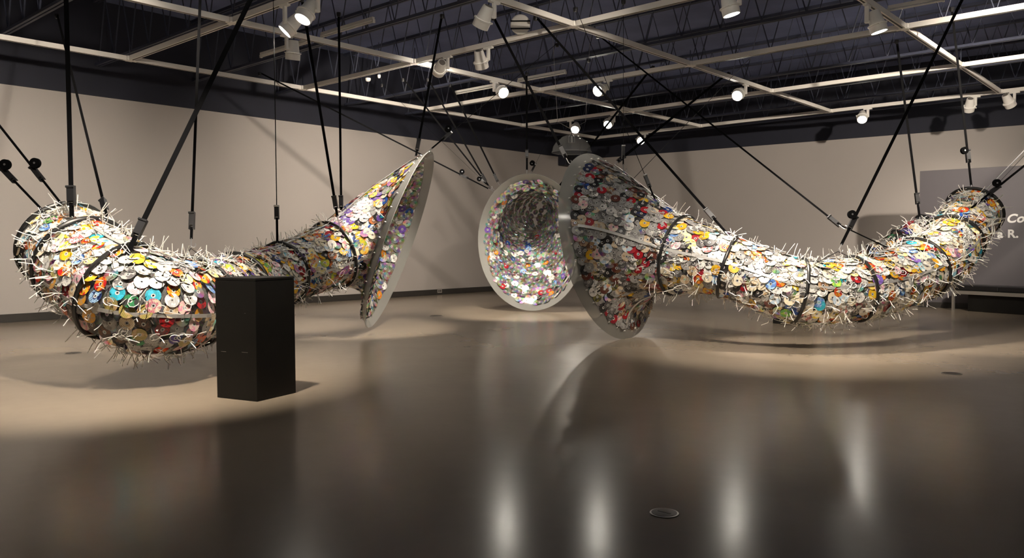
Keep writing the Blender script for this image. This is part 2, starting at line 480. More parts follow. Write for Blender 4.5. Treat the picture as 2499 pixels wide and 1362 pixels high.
def on_y(px, py, y):      # point of a track running along x, found by where the photo shows the stem
    p = atz(px, py, ZT); return np.array([p[0], y, ZT])
def on_x(px, py, x):
    p = atz(px, py, ZT); return np.array([x, p[1], ZT])
nr = np.array([math.cos(YAW), -math.sin(YAW), 0.0]); nf = np.array([math.sin(YAW), math.cos(YAW), 0.0])
SPOTS = [
    # att, drop, side, target, label, power, cone, blend
    (on_y(698, 12, 5.35), .20, nr * .5 + nf * .85, at(60, 700, 8.9), 'white can spotlight tilted down-left, upper of two at the track crossing over the left horn', .4, 40, .6),
    (on_y(790, -14, 5.35), .20, -nr, at(330, 740, 7.7), 'glowing white can spotlight cut by the top edge of the photo', .6, 40, .6),
    (on_x(683, 92, -9.48), .17, nr * .5 + nf * .85, at(690, 660, 11.6), 'white can spotlight hanging below the tilted pair, lens turned from view', .7, 44, .6),
    (on_y(1101, 140, 8.42), .16, -nr, np.array([XW, 11.2, 1.4]), 'white can spotlight lying level with its round back showing', 1.5, 105, 1.0),
    (on_y(1203, 118, 8.42), .17, -nr, at(1290, 715, 13.8), 'white can spotlight pointing straight down, seen from behind mid grid', 1.6, 50, .6),
    (on_x(1193, 6, -6.39), .18, -nr, at(930, 640, 10.9), 'large white can spotlight pointing down-left beside the round white disc', 1.3, 42, .6),
    (on_x(1192, 202, -9.48), .15, nr, at(1750, 690, 9.0), 'brightly glowing can spotlight above the left bell and facing the viewer', .25, 34, .6),
    (on_y(1492, 198, 11.47), .15, -nr, at(520, 720, 8.2), 'brightly glowing can spotlight facing left, below the middle of the grid', .25, 34, .6),
    (on_x(1818, 207, -6.39), .15, -nr, at(1480, 640, 10.1), 'glowing can spotlight turned down-left above the right horn neck', .25, 34, .6),
    (on_y(1426, 300, 14.50), .15, nr, at(1300, 740, 13.6), 'small glowing can spotlight pointing straight down over the clear dome', .45, 60, .7),
    (on_y(1512, 282, 14.50), .15, -nr * .6 + nf * .4, at(1290, 640, 14.0), 'small can spotlight turned down-left beside the crossed straps', .5, 40, .6),
    (on_y(1604, 332, 17.50), .16, -nr, at(1760, 720, 9.3), 'small glowing can spotlight over the gap right of the tall bell', .2, 34, .6),
    (on_y(2132, 270, 17.50), .16, -nr, at(2080, 700, 13.5), 'glowing can spotlight alone on the far track above the right horn', .15, 34, .6),
    (on_y(1852, -2, 8.42), .16, -nr, at(1960, 760, 9.0), 'white can spotlight cut by the top edge, pointing straight down', 1.0, 44, .6),
    (on_x(2110, 12, -3.225), .20, nr, at(2300, 650, 9.5), 'white can spotlight beside the sloping track at upper right', .75, 44, .6),
    (on_y(2393, 242, 17.50), .16, -nr, CORNER + RD * 9.5 + np.array([0, 0, .3]), 'white can spotlight left of the last two over the dark panel', .3, 90, 1.0),
    (on_y(2484, 230, 17.50), .16, -nr, CORNER + RD * 12.5 + np.array([0, 0, .3]), 'white can spotlight at the right edge, last on the far track', 1.5, 90, 1.0),
    # further cans on the grid, off frame; wall washers and bell fill added
    (np.array([-4.8, 2.28, ZT]), .18, nr, at(330, 790, 6.7), 'white can spotlight above the frame aimed at the belly of the left horn', 1.7, 64, .7),
    (np.array([-6.39, .7, ZT]), .18, nr, at(150, 660, 7.2), 'white can spotlight above the frame aimed at the tail of the left horn', .2, 62, .8),
    (np.array([-2.5, 5.35, ZT]), .18, nr, at(1950, 760, 9.0), 'white can spotlight above the frame aimed at the low curve of the right horn', 1.7, 60, .7),
    (np.array([-.10, 8.0, ZT]), .18, nr, at(2350, 580, 10.0), 'white can spotlight above the frame aimed at the tail of the right horn', .45, 48, .7),
    (np.array([-5.2, 5.35, ZT]), .18, nr, at(1270, 680, 14.0), 'added unseen fill spotlight above the frame aimed into the middle bell', .25, 30, .6),  # added fill from the front, brightens the bell interior
    (np.array([-6.39, 3.2, ZT]), .18, nr, np.array([XW, 3.4, .8]), 'added unseen spotlight above the frame washing the near end of the left wall', 2.8, 70, 1.0),  # added unseen washer, lifts the brightness of the near left wall
    (np.array([-3.225, 6.2, ZT]), .18, nr, np.array([XW, 13.0, 1.7]), 'added unseen spotlight above the frame washing the far end of the left wall', .9, 40, 1.0),  # added out of view to brighten the far stretch of wall
    (np.array([-.10, 9.5, ZT]), .18, nr, CORNER + RD * 6.3 + np.array([0, 0, 1.6]), 'added unseen spotlight above the frame washing the far wall', 4.4, 60, 1.0),  # strong unseen lamp, added only to light the far wall
]
for att, drop, side, tg, lab, pw, cone, bl in SPOTS:
    if pw > 0: spotlight(att, drop, unit(side), tg, lab, True, pw, cone, bl)

# ------------------------------------------------------------------ discs
SEG = 14
R0, R1, R2 = .0078, .0175, .060
ang = np.arange(SEG) * 2 * PI / SEG
circ = np.stack([np.cos(ang), np.sin(ang)], 1)
def disc_template():
    """front: clear hub ring + printed ring; back: mirror ring. returns verts (local), quads, material index, uv"""
    V, F, MI = [], [], []
    for r, z in ((R0, .0006), (R1, .0006), (R2, .0006), (R0, -.0006), (R2, -.0006)):
        for c in circ: V.append((c[0] * r, c[1] * r, z))
    for i in range(SEG):
        j = (i + 1) % SEG
        F.append((i, SEG + i, SEG + j, j)); MI.append(2)
        F.append((SEG + i, 2 * SEG + i, 2 * SEG + j, SEG + j)); MI.append(0)
        F.append((3 * SEG + j, 4 * SEG + j, 4 * SEG + i, 3 * SEG + i)); MI.append(1)
    return np.array(V), np.array(F), np.array(MI)
DV, DF, DM = disc_template()
DUV = DV[DF.reshape(-1)][:, :2] / (2 * R2) + .5     # per corner
S = lambda h: tuple((lambda c: c / 12.92 if c <= .04045 else ((c + .055) / 1.055) ** 2.4)(int(h[i:i + 2], 16) / 255) for i in (0, 2, 4))
INK = {k: S(v) for k, v in dict(white='f2efe8', cream='efe2c4', ivory='ddd2bb', grey='a9a7a4', mid='7d7b79', char='3a3838', black='141416', red='b01f22',
       crimson='8a1f33', maroon='5c1d22', orange='d8752a', amber='dd9c2c', yellow='e6c52e', lemon='efe07a', lime='a6c34a', green='2f8f55', teal='1f92a3',
       cyan='43b3cf', blue='2a5bb5', navy='22305e', sky='9fc3dd', violet='5a3f94', purple='7a5aa8', pink='d88fa6', rose='c34f73', tan='b99a74', brown='6b4a36', olive='8a8440').items()}
PAL = {
    'dark': [('black', 'char', 10), ('char', 'mid', 6), ('grey', 'mid', 12), ('mid', 'grey', 8), ('white', 'grey', 4), ('red', 'crimson', 4), ('maroon', 'brown', 5), ('ivory', 'tan', 5),
             ('amber', 'yellow', 2), ('blue', 'navy', 1), ('navy', 'char', 2), ('olive', 'char', 2), ('tan', 'brown', 3), ('sky', 'white', 2), ('black', 'white', 4), ('pink', 'ivory', 1)],
    'light': [('white', 'grey', 12), ('cream', 'ivory', 10), ('ivory', 'white', 8), ('grey', 'white', 5), ('yellow', 'amber', 6), ('amber', 'red', 4), ('white', 'yellow', 4), ('lemon', 'cream', 5),
              ('red', 'white', 3), ('teal', 'cyan', 2), ('blue', 'sky', 2), ('cyan', 'white', 2), ('orange', 'cream', 3), ('white', 'char', 5), ('pink', 'white', 2), ('green', 'lime', 1),
              ('black', 'white', 3), ('char', 'grey', 3), ('sky', 'white', 2), ('yellow', 'red', 3)],
    'mixed': [('white', 'grey', 9), ('cream', 'ivory', 8), ('grey', 'mid', 6), ('black', 'char', 5), ('char', 'white', 3), ('red', 'maroon', 5), ('orange', 'brown', 5), ('amber', 'yellow', 4), ('yellow', 'lime', 3),
              ('blue', 'navy', 4), ('violet', 'purple', 4), ('pink', 'white', 4), ('rose', 'cream', 3), ('green', 'lime', 2), ('teal', 'navy', 2), ('sky', 'white', 3), ('tan', 'brown', 5), ('ivory', 'orange', 4), ('purple', 'pink', 2), ('lemon', 'amber', 2)],
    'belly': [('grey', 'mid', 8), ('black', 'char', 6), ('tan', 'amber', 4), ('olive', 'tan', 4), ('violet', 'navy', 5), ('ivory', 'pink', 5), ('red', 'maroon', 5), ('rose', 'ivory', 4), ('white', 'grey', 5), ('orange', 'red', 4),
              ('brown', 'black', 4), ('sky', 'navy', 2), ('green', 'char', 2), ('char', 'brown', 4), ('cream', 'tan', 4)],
    'inner': [('white', 'grey', 6), ('grey', 'white', 6), ('purple', 'violet', 2), ('navy', 'blue', 2), ('crimson', 'red', 1), ('amber', 'orange', 2), ('cream', 'white', 3), ('sky', 'blue', 1)],
}
PALW = {k: np.cumsum([c[2] for c in v]) / sum(c[2] for c in v) for k, v in PAL.items()}
def pick(pal):
    c = PAL[pal][int(np.searchsorted(PALW[pal], rng.random()))]
    return c[0], c[1]

def mesh_from_arrays(name, V, F, MI, UV, C1, C2, mats):
    me = bpy.data.meshes.new(name)
    me.vertices.add(len(V)); me.vertices.foreach_set('co', np.asarray(V, np.float32).ravel())
    nF = len(F)
    me.loops.add(nF * 4); me.loops.foreach_set('vertex_index', np.asarray(F, np.int32).ravel())
    me.polygons.add(nF); me.polygons.foreach_set('loop_start', np.arange(nF, dtype=np.int32) * 4)
    for m in mats: me.materials.append(m)
    me.polygons.foreach_set('material_index', np.asarray(MI, np.int32))
    uvl = me.uv_layers.new(name='UVMap'); uvl.data.foreach_set('uv', np.asarray(UV, np.float32).ravel())
    for nm, C in (('ink1', C1), ('ink2', C2)):
        a = me.color_attributes.new(nm, 'FLOAT_COLOR', 'CORNER')
        a.data.foreach_set('color', np.asarray(C, np.float32).ravel())
    me.update(); me.validate()
    return me

DISC_MATS = [M['print'], M['mirror'], M['hub']]
_variant = {}
def disc_mesh(c1, c2, mirror, k):
    key = (c1, c2, mirror, k)
    if key not in _variant:
        off = np.array([k * 5 + hash_(c1 + c2) % 17, k * 3 + 2])
        n = len(DUV)
        MI = DM.copy()
        if mirror: MI[MI == 0] = 1
        _variant[key] = mesh_from_arrays('disc', DV, DF, MI, DUV + off, np.tile((*INK[c1], 1), (n, 1)), np.tile((*INK[c2], 1), (n, 1)), DISC_MATS)
    return _variant[key]
def hash_(s):
    return sum(ord(c) * (i + 3) for i, c in enumerate(s))

# ------------------------------------------------------------------ horn sculptures
def catmull(P, n):
    P = np.asarray(P, float)
    Q = np.vstack([2 * P[0] - P[1], P, 2 * P[-1] - P[-2]])
    out = []
    for i in range(1, len(Q) - 2):
        for k in range(n):
            t = k / n
            a, b, c, d = Q[i - 1], Q[i], Q[i + 1], Q[i + 2]
            out.append(.5 * (2 * b + (c - a) * t + (2 * a - 5 * b + 4 * c - d) * t ** 2 + (3 * b - a - 3 * c + d) * t ** 3))
    out.append(Q[-2])
    return np.array(out)

def frame_of(t):
    e2 = unit(np.cross(t, (0, 0, 1.0))); e1 = np.cross(e2, t)
    return e1, e2

NPHI = 48
class Horn:
    def __init__(s, stations, rim_c, rim_n, rim_a, rim_b, bell_steps=26):
        st = np.array([[*at(x, y, d), r] for x, y, d, r in stations])
        cv = catmull(st, 14)
        s.nst = len(stations); s.sub = 14
        C, RAD = cv[:, :3], cv[:, 3]
        T = np.gradient(C, axis=0); T /= np.linalg.norm(T, axis=1)[:, None]
        secs = []
        for c, t, r in zip(C, T, RAD):
            e1, e2 = frame_of(t)
            secs.append((c, e1 * r, e2 * r))
        s.ntube = len(secs)
        c0, t0, r0 = C[-1], T[-1], RAD[-1]
        L = np.linalg.norm(rim_c - c0)
        n = unit(rim_n)
        for k in range(1, bell_steps + 1):
            u = k / bell_steps
            h = [2 * u**3 - 3 * u**2 + 1, u**3 - 2 * u**2 + u, -2 * u**3 + 3 * u**2, u**3 - u**2]
            c = h[0] * c0 + h[1] * t0 * L + h[2] * rim_c + h[3] * n * L * .8
            t = unit(t0 * (1 - u) + n * u)
            e1, e2 = frame_of(t)
            g = .42 * u + .58 * u ** 2.1
            secs.append((c, e1 * (r0 + (rim_a - r0) * g), e2 * (r0 + (rim_b - r0) * g)))
        s.secs = secs
        s.n, s.rim = n, secs[-1]
        phi = np.arange(NPHI) * 2 * PI / NPHI
        s.G = np.array([[c + math.cos(p) * a + math.sin(p) * b for p in phi] for c, a, b in secs])
        cen = np.array([c for c, a, b in secs])
        s.cen = cen
        dU = np.gradient(s.G, axis=0)
        dV = np.roll(s.G, -1, 1) - np.roll(s.G, 1, 1)
        N = np.cross(dU, dV); N /= np.linalg.norm(N, axis=2)[:, :, None] + 1e-9
        sgn = np.sign(np.sum(N * (s.G - cen[:, None, :])))
        s.N = N * sgn
        s.arc = np.concatenate([[0], np.cumsum(np.linalg.norm(np.diff(s.G.mean(1) * 0 + cen, axis=0), axis=1))])
    def sample(s, i, p):
        """section index i (float), angle p -> point, outward normal, axis tangent"""
        i = min(max(i, 0), len(s.secs) - 1.001)
        a = int(i); fa = i - a
        q = (p / (2 * PI) % 1) * NPHI
        b = int(q); fb = q - b; b2 = (b + 1) % NPHI; b %= NPHI
        w = ((1 - fa) * (1 - fb), (1 - fa) * fb, fa * (1 - fb), fa * fb)
        P = w[0] * s.G[a, b] + w[1] * s.G[a, b2] + w[2] * s.G[a + 1, b] + w[3] * s.G[a + 1, b2]
        n = w[0] * s.N[a, b] + w[1] * s.N[a, b2] + w[2] * s.N[a + 1, b] + w[3] * s.N[a + 1, b2]
        t = s.G[a + 1, b] - s.G[a, b]
        return P, unit(n), unit(t)

def cam_angle(h, i):
    """angle round section i that faces the viewer"""
    c, a, b = h.secs[int(i)]
    v = CAM - c
    return math.atan2(v @ unit(b), v @ unit(a))

def scatter(h, step, i0, i1, jit=.25):
    """rows of (i, phi) about `step` apart over the surface between sections i0..i1"""
    out = []
    row = 0
    # march along the side generatrix length
    ml = np.linalg.norm(np.diff(h.G, axis=0), axis=2).mean(1)
    acc = 0.0
    i = i0
    while i < i1:
        a = int(i)
        sec = h.G[min(a, len(h.secs) - 1)]
        per = np.linalg.norm(np.roll(sec, -1, 0) - sec, axis=1).sum()
        n = max(6, int(per / step))
        for k in range(n):
            out.append((i + rng.normal(0, .12) * step / ml[min(a, len(ml) - 1)], 2 * PI * (k + .5 * (row % 2) + rng.normal(0, jit * .5)) / n))
        row += 1
        i += step * .92 / ml[min(a, len(ml) - 1)]
    return out

def disc_matrix(P, n, spin_axis):
    z = unit(n)
    x = unit(spin_axis - z * (spin_axis @ z)); y = np.cross(z, x)
    R = np.stack([x, y, z], 1)
    return R, P

def build_horn(name, label, h, rings, pal_fn, tie_n, loop_n, step, bell_layers=2, part_filter=None, tube_shingle=8):
    base = h.cen.mean(0).copy(); base[2] = h.G[:, :, 2].min()
    root = thing(name, base, label, 'sculpture', 'suspended horn sculptures of discs')
    org = base
    nS = len(h.secs)
    # clear sheet
    V = h.G.reshape(-1, 3)
    F = [(i * NPHI + j, i * NPHI + (j + 1) % NPHI, (i + 1) * NPHI + (j + 1) % NPHI, (i + 1) * NPHI + j) for i in range(nS - 1) for j in range(NPHI)]
    sh = MB(); sh.v = [tuple(p) for p in V]; sh.f = F; sh.m = [0] * len(F)
    so = sh.build('clear_shell', M['shell'], root, smooth=True)
    # rim flange: flat clear annulus, 6 mm thick
    c, a, b = h.rim
    fl = MB(); vs = []; fs = []
    NS = 72
    ln = lambda v, k: v * (1 + k / np.linalg.norm(v))
    for off, k in ((-.018, -.012), (.082, .105), (.090, .099), (-.010, -.018)):
        for j in range(NS):
            q = 2 * PI * j / NS
            vs.append(c + h.n * off + math.cos(q) * ln(a, k) + math.sin(q) * ln(b, k))
    for r in range(4):
        for j in range(NS):
            r2 = (r + 1) % 4; j2 = (j + 1) % NS
            fs.append((r * NS + j, r * NS + j2, r2 * NS + j2, r2 * NS + j))
    fl.add(vs, fs)
    fo = fl.build('rim_flange', M['flange'], root, smooth=True)
    # rivets round the rim
    rv = MB()
    for j in range(36):
        q = 2 * PI * j / 36
        rv.lathe(c + math.cos(q) * ln(a, .015) + math.sin(q) * ln(b, .015) - h.n * .012, h.n, [(0, .008), (.024, .008)], 8)
    tag(rv.build('rivets', M['tie'], fo), kind='stuff')
    # hoops
    for i in rings:
        c, a, b = h.secs[i]
        pts = [c + (math.cos(q) * a + math.sin(q) * b) * (1 + .045 / np.linalg.norm(a)) for q in np.arange(40) * 2 * PI / 40]
        MB().tube(pts, .019, 8, closed=True).build('hoop', M['hose'], root, smooth=True)
    # aluminium strips lengthways
    for k in range(4):
        pts = []
        for i in range(2, nS - 1, 2):
            P, n, t = h.sample(i, cam_angle(h, min(h.ntube // 2, nS - 1)) * 0 + PI / 2 * k + h.rail0)
            pts.append((P + n * .034, n))
        m = MB(); vs, fs = [], []
        for q, (P, n) in enumerate(pts):
            t = unit(pts[min(q + 1, len(pts) - 1)][0] - pts[max(q - 1, 0)][0])
            s_ = np.cross(n, t)
            for dx, dz in ((-.016, -.002), (.016, -.002), (.016, .002), (-.016, .002)):
                vs.append(P + s_ * dx + n * dz)
        for q in range(len(pts) - 1):
            for r in range(4):
                fs.append((q * 4 + r, q * 4 + (r + 1) % 4, q * 4 + 4 + (r + 1) % 4, q * 4 + 4 + r))
        m.add(vs, fs)
        m.build('strip', M['rail'], root)
    # discs
    D = []      # (R, P, c1, c2, mirror, seed, layer)
    def put(i, p, outward, palname, off, tilt, shingle, mirror_p):
        P, n, t = h.sample(i, p)
        n = n if outward else -n
        dn = np.array([0, 0, -1.0]); dn = dn - n * (dn @ n)
        l = np.linalg.norm(dn)
        nn = n + rng.normal(0, tilt, 3)
        if l > .2: nn = nn - dn / l * -math.tan(math.radians(shingle)) * -1 * .9 if False else nn + dn / l * -math.tan(math.radians(shingle)) * (1 if outward else 0) * l
        nn = unit(nn)
        R, _ = disc_matrix(P, nn, unit(rng.normal(size=3)))
        c1, c2 = pick(palname)
        D.append((R, P + n * off, c1, c2, rng.random() < mirror_p, int(rng.integers(0, 3)), 0 if outward else 1))
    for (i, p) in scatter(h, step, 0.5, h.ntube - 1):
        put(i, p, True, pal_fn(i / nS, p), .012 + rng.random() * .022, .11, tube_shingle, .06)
    for (i, p) in scatter(h, step * 1.06, h.ntube - 1, nS - 1.5):
        put(i, p, True, pal_fn(1.0, p), .010 + rng.random() * .012, .07, 4, .05)
    if bell_layers > 1:
        for (i, p) in scatter(h, step * 1.0, h.ntube - 4, nS - 1.2):
            put(i, p, False, 'inner', .008 + rng.random() * .014, .20, 0, .82)
    # which ones show largest: facing the viewer, near, inside the picture
    sc_ = []
    for k, (R, P, c1, c2, mi, sd, ly) in enumerate(D):
        v = CAM - P; d = np.linalg.norm(v); cs = (R[:, 2] @ v) / d
        x, y, z = project(P)
        ok = cs > .15 and 0 < x < IMG_W and 0 < y < IMG_H
        if part_filter is not None: ok = ok and part_filter(x, y, ly, P)
        sc_.append(cs / d ** 2 if ok else -1)
    order = np.argsort(-np.array(sc_))
    chosen = [k for k in order[:300] if sc_[k] > 0]
    ch = set(int(k) for k in chosen)
    for k in chosen:
        R, P, c1, c2, mi, sd, ly = D[k]
        o = bpy.data.objects.new('disc', disc_mesh(c1, c2, mi, sd))
        COL.objects.link(o)
        o.parent = root
        o.matrix_local = Matrix(((*R[0], P[0] - org[0]), (*R[1], P[1] - org[1]), (*R[2], P[2] - org[2]), (0, 0, 0, 1)))
    rest = [D[k] for k in range(len(D)) if k not in ch]
    if rest:
        nv, nf, nc = len(DV), len(DF), len(DUV)
        V = np.concatenate([DV @ R.T + (P - org) for R, P, *_ in rest])
        F = np.concatenate([DF + q * nv for q in range(len(rest))])
        MI = []
        for r in rest:
            m_ = DM.copy()
            if r[4]: m_[m_ == 0] = 1
            MI.append(m_)
        UV = np.concatenate([DUV + (r[5] * 5 + hash_(r[2] + r[3]) % 17, r[5] * 3 + 2) for r in rest])
        C1 = np.repeat(np.array([(*INK[r[2]], 1) for r in rest]), nc, 0)
        C2 = np.repeat(np.array([(*INK[r[3]], 1) for r in rest]), nc, 0)
        me = mesh_from_arrays('disc_layer', V, F, np.concatenate(MI), UV, C1, C2, DISC_MATS)
        o = bpy.data.objects.new('disc_layer', me); COL.objects.link(o); o.parent = root
        tag(o, kind='stuff')
    # cable ties: stiff cut tails and loose loops
    tm = MB()
    for q in range(tie_n):
        i = rng.random() * (h.ntube + 6 if rng.random() < .9 else nS - 2); p = rng.random() * 2 * PI
        P, n, t = h.sample(i, p)
        d = unit(n + rng.normal(0, .38, 3))
        L = .07 + rng.random() * .11
        b0 = P + n * .02; b1 = b0 + d * L * .55; b2 = b1 + unit(d + rng.normal(0, .25, 3)) * L * .45
        tm.tube([b0, b1, b2], .0034 + rng.random() * .0012, 3)
    for q in range(loop_n):
        i = rng.random() * h.ntube; p = rng.random() * 2 * PI
        P, n, t = h.sample(i, p)
        a1 = unit(t + rng.normal(0, .6, 3)); a1 = unit(a1 - n * (a1 @ n) * .7); b1 = unit(np.cross(n, a1) + n * rng.normal(.1, .25))
        R = .018 + rng.random() * .022
        cc = P + n * (.045 + rng.random() * .02)
        pts = [cc + a1 * R * 1.35 * math.cos(w) + b1 * R * math.sin(w) for w in np.linspace(.5, 2 * PI - .3, 9)]
        pts.append(pts[-1] + unit(a1 + rng.normal(0, .25, 3)) * (.05 + rng.random() * .07))
        tm.tube(pts, .0038, 3)
    tag(tm.build('cable_ties', M['tie'], root), kind='stuff')
    print(name, 'discs', len(D), 'parts', len(chosen))
    return root

# left horn: tail up at the far left, belly nearest the viewer, bell facing right
nA = math.cos(math.radians(2.5)) * (.939 * rt - .343 * up) - math.sin(math.radians(2.5)) * fw
hornA = Horn([(160, 598, 7.2, .36), (215, 650, 6.95, .38), (310, 718, 6.7, .39), (400, 745, 6.85, .39), (475, 735, 7.6, .37), (560, 710, 8.6, .35), (690, 667, 9.7, .335), (818, 620, 10.4, .40)],
             at(963, 581, 10.9), nA, 1.17, .88)
hornA.rail0 = .2
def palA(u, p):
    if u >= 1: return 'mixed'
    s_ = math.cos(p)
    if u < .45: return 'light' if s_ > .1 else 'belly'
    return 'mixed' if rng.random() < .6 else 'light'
# right horn: bell turned away on the left, tail rising at the right
nB = .63 * fw + .777 * (-.966 * rt - .257 * up)
hornB = Horn([(2377, 516, 10.3, .30), (2334, 576, 10.0, .31), (2290, 628, 9.7, .325), (2200, 675, 9.3, .325), (2085, 705, 9.0, .32), (1946, 710, 8.9, .32), (1779, 652, 9.1, .315), (1650, 622, 9.5, .44)],
             at(1500, 595, 10.1), nB, 1.10, .92)
hornB.rail0 = .2
def palB(u, p):
    if u >= 1: return 'dark'
    if u > .58: return 'dark' if rng.random() < .5 else 'light'
    return 'light' if rng.random() < .8 else 'mixed'
# middle horn: bell open to the viewer, tube running away behind the right horn
nC = unit(-math.cos(math.radians(20)) * fw - math.sin(math.radians(20)) * rt - .10 * up)
hornC = Horn([(2275, 575, 12.0, .31), (2215, 612, 12.0, .32), (2150, 650, 12.1, .32), (2060, 695, 12.3, .32), (1900, 690, 13.0, .32), (1740, 655, 14.1, .32), (1560, 620, 15.8, .32), (1420, 560, 16.8, .33), (1330, 522, 17.0, .36), (1290, 514, 16.3, .40), (1285, 518, 15.6, .46)],
             at(1297, 592, 14.1), nC, 1.10, .88)
hornC.rail0 = .2
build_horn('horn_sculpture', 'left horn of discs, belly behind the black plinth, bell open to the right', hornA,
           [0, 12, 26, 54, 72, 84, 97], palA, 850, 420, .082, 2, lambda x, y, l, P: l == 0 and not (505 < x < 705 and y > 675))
build_horn('horn_sculpture', 'right horn of discs with its tall bell turned away and a rising tail', hornB,
           [0, 17, 36, 56, 70, 84, 97], palB, 850, 340, .080, 2, lambda x, y, l, P: l == 0)
build_horn('horn_sculpture', 'middle horn of discs with its sparkling bell open toward the viewer', hornC,
           [0, 14, 28, 40, 56], lambda u, p: 'dark' if rng.random() < .5 else 'belly', 500, 100, .092, 2,
           lambda x, y, l, P: l == 1 and x < 1400)

# ------------------------------------------------------------------ straps and cables
SG = 'black straps and cables holding up the horns'
def upper(p, q, dq):
    """follow the line p->q seen in the photo up to the joists at distance dq"""
    x0, y0 = project(CAM + (fw * dq) + 0)[:2]
    yq = (IMG_H / 2 - FPX * math.tan(-PITCH)) - (ZJ - EYE) * FPX / dq
    xq = p[0] + (q[0] - p[0]) * (yq - p[1]) / (q[1] - p[1])
    A = at(p[0], p[1], p[2]) if len(p) > 2 else None
    Q = atz(xq, yq, ZJ)
    return Q
def hook_mesh(p, d, s=1.0):
    d = unit(d); a = unit(np.cross(d, fw))
    pts = [p + d * (.10 * s), p + d * .06 * s]
    for w in np.linspace(0, 1.25 * PI, 8):
        pts.append(p + d * (.03 * s + .022 * s * math.sin(w + PI / 2 * 0) * -1) + a * .022 * s * (math.cos(w) - 1))
    return MB().tube(pts, .0055 * s, 6)
def strap(low, seen, dq, label, width=.032, ratchet=.22, coil=0, thin_above=False, vertical=False, bridle=None, legs=None, name='ratchet_strap', cat='strap', face=None, top_pt=None):
    P = at(*low)
    Q = np.array([P[0], P[1], ZJ]) if vertical else (top_pt if top_pt is not None else upper(low, seen, dq))
    d = unit(Q - P); L = np.linalg.norm(Q - P)
    t = thing(name, P, label, cat, SG)
    w_ = unit(np.cross(d, fw)) if face is None else np.asarray(face, float)
    if bridle:
        for (bx, by, bd) in bridle:
            MB().tube([P, at(bx, by, bd)], .005, 5).build('bridle_wire', M['cable'], t)
    hook_mesh(P, d).build('hook', M['steel'], t, smooth=True)
    rl = min(ratchet * L / max(L, 1e-6), L * .6) if ratchet > 1 else ratchet * 1.0
    s0 = P + d * .09
    R_ = P + d * (.09 + rl)
    MB().ribbon(s0, R_, width * .95, .004, w_).build('webbing', M['web'], t)
    nrm = np.cross(d, w_)
    rb = MB()
    for sd in (-1, 1):
        rb.box(R_ + d * .06 + w_ * sd * (width / 2 + .006), (.085, .004, .020), (d, w_, nrm))
    rb.lathe(R_ + d * .02 - w_ * (width / 2 + .008), w_, [(0, .016), (width + .016, .016)], 10)
    rb.box(R_ + d * .075 + nrm * .014, (.06, width / 2 + .006, .007), (d, w_, nrm))
    ro = rb.build('ratchet', M['ratchet'], t)
    hb = MB().lathe(R_ + d * .135 + nrm * .02 - w_ * (width / 2 + .014), w_, [(0, .011), (width + .028, .011)], 10)
    hb.build('handle', M['steel'] if thin_above else M['ratchet'], ro)
    if coil:
        cc = R_ + d * .13 + nrm * .03 + w_ * coil * .055
        MB().lathe(cc - nrm * .018, nrm, [(0, .046), (.036, .046)], 20).build('coil', M['web'], t, smooth=True)
        MB().lathe(cc - nrm * .019, nrm, [(0, .010), (.038, .010)], 10).build('coil_core', M['steel'], t)
    if thin_above:
        MB().ribbon(R_ + d * .10, Q, width, .003, nrm).build('webbing', M['web'], t)
    else:
        MB().ribbon(R_ + d * .10, Q, width, .003, w_).build('webbing', M['web'], t)
    if legs:
        for (bx, by, bd) in legs:
            e = at(bx, by, bd)
            MB().ribbon(R_, e, width * .7, .004, unit(np.cross(unit(e - R_), fw))).build('leg_strap', M['web'], t)
    MB().lathe(Q, (0, 0, 1), [(-.055, .022), (-.03, .03), (-.002, .03)], 10).build('beam_clamp', M['ratchet'], t)
    return t

strap((118, 528, 7.2), (0, 405), 7.0, 'black ratchet strap out through the left edge, lower of the two tail straps', .022, .35, coil=-1)
strap((162, 513, 7.3), (0, 308), 7.4, 'black ratchet strap out through the left edge, upper of the two tail straps', .022, .28, coil=-1)
strap((176, 556, 6.75), None, 0, 'wide black strap hanging straight down onto the tail of the left horn', .040, .12, vertical=True)
strap((265, 545, 7.2), (188, 232), 10.5, 'black strap leaning left, beside the wide strap on the left horn tail', .030, .16)
strap((297, 648, 6.45), (480, 270), 7.4, 'thick black strap leaning right from the belly of the left horn', .044, .18)
strap((466, 606, 7.6), (478, 280), 8.2, 'black strap ending in a two-wire bridle on the left horn', .028, .12, bridle=[(446, 634, 7.5), (514, 645, 8.0)])
strap((677, 610, 9.6), None, 0, 'black strap seen edge-on, dropping behind the black plinth', .030, .30, vertical=True, thin_above=True)
strap((826, 545, 10.2), (752, 90), 9.8, 'black strap leaning left at the neck of the left horn', .034, .12)
strap((833, 530, 10.5), None, 0, 'black strap hanging straight down at the neck of the left horn', .030, .05, vertical=True)
strap((1012, 398, 10.8), (1080, 30), 10.5, 'faint black strap rising to a joist from the top of the left bell', .030, .10)
strap((1042, 372, 10.9), (1110, 315), 12.0, 'thin black strap with a coiled end, rising right from the left bell tip', .022, .25, coil=1, thin_above=True)
strap((1286, 428, 14.1), None, 0, 'black strap hanging straight down onto the top of the middle bell', .034, .22, vertical=True)
strap((1293, 427, 14.3), (1322, 370), 13.0, 'thin cable with a coiled strap end beside the middle bell top', .014, .02, coil=1, thin_above=True)
strap((1203, 466, 14.8), (935, 330), 14.0, 'black strap slanting down behind the left bell to the middle bell', .026, .45, coil=-1)
strap((1200, 462, 14.9), (1080, 347), 15.0, 'thin black cable, first of the fan of straps left of the middle bell', .014, .10, thin_above=True)
strap((1205, 470, 15.0), (1112, 353), 14.5, 'black strap, second of the fan left of the middle bell', .028, .15, coil=1)
strap((1198, 464, 15.1), (1137, 356), 14.5, 'black strap, third of the fan left of the middle bell', .030, .12)
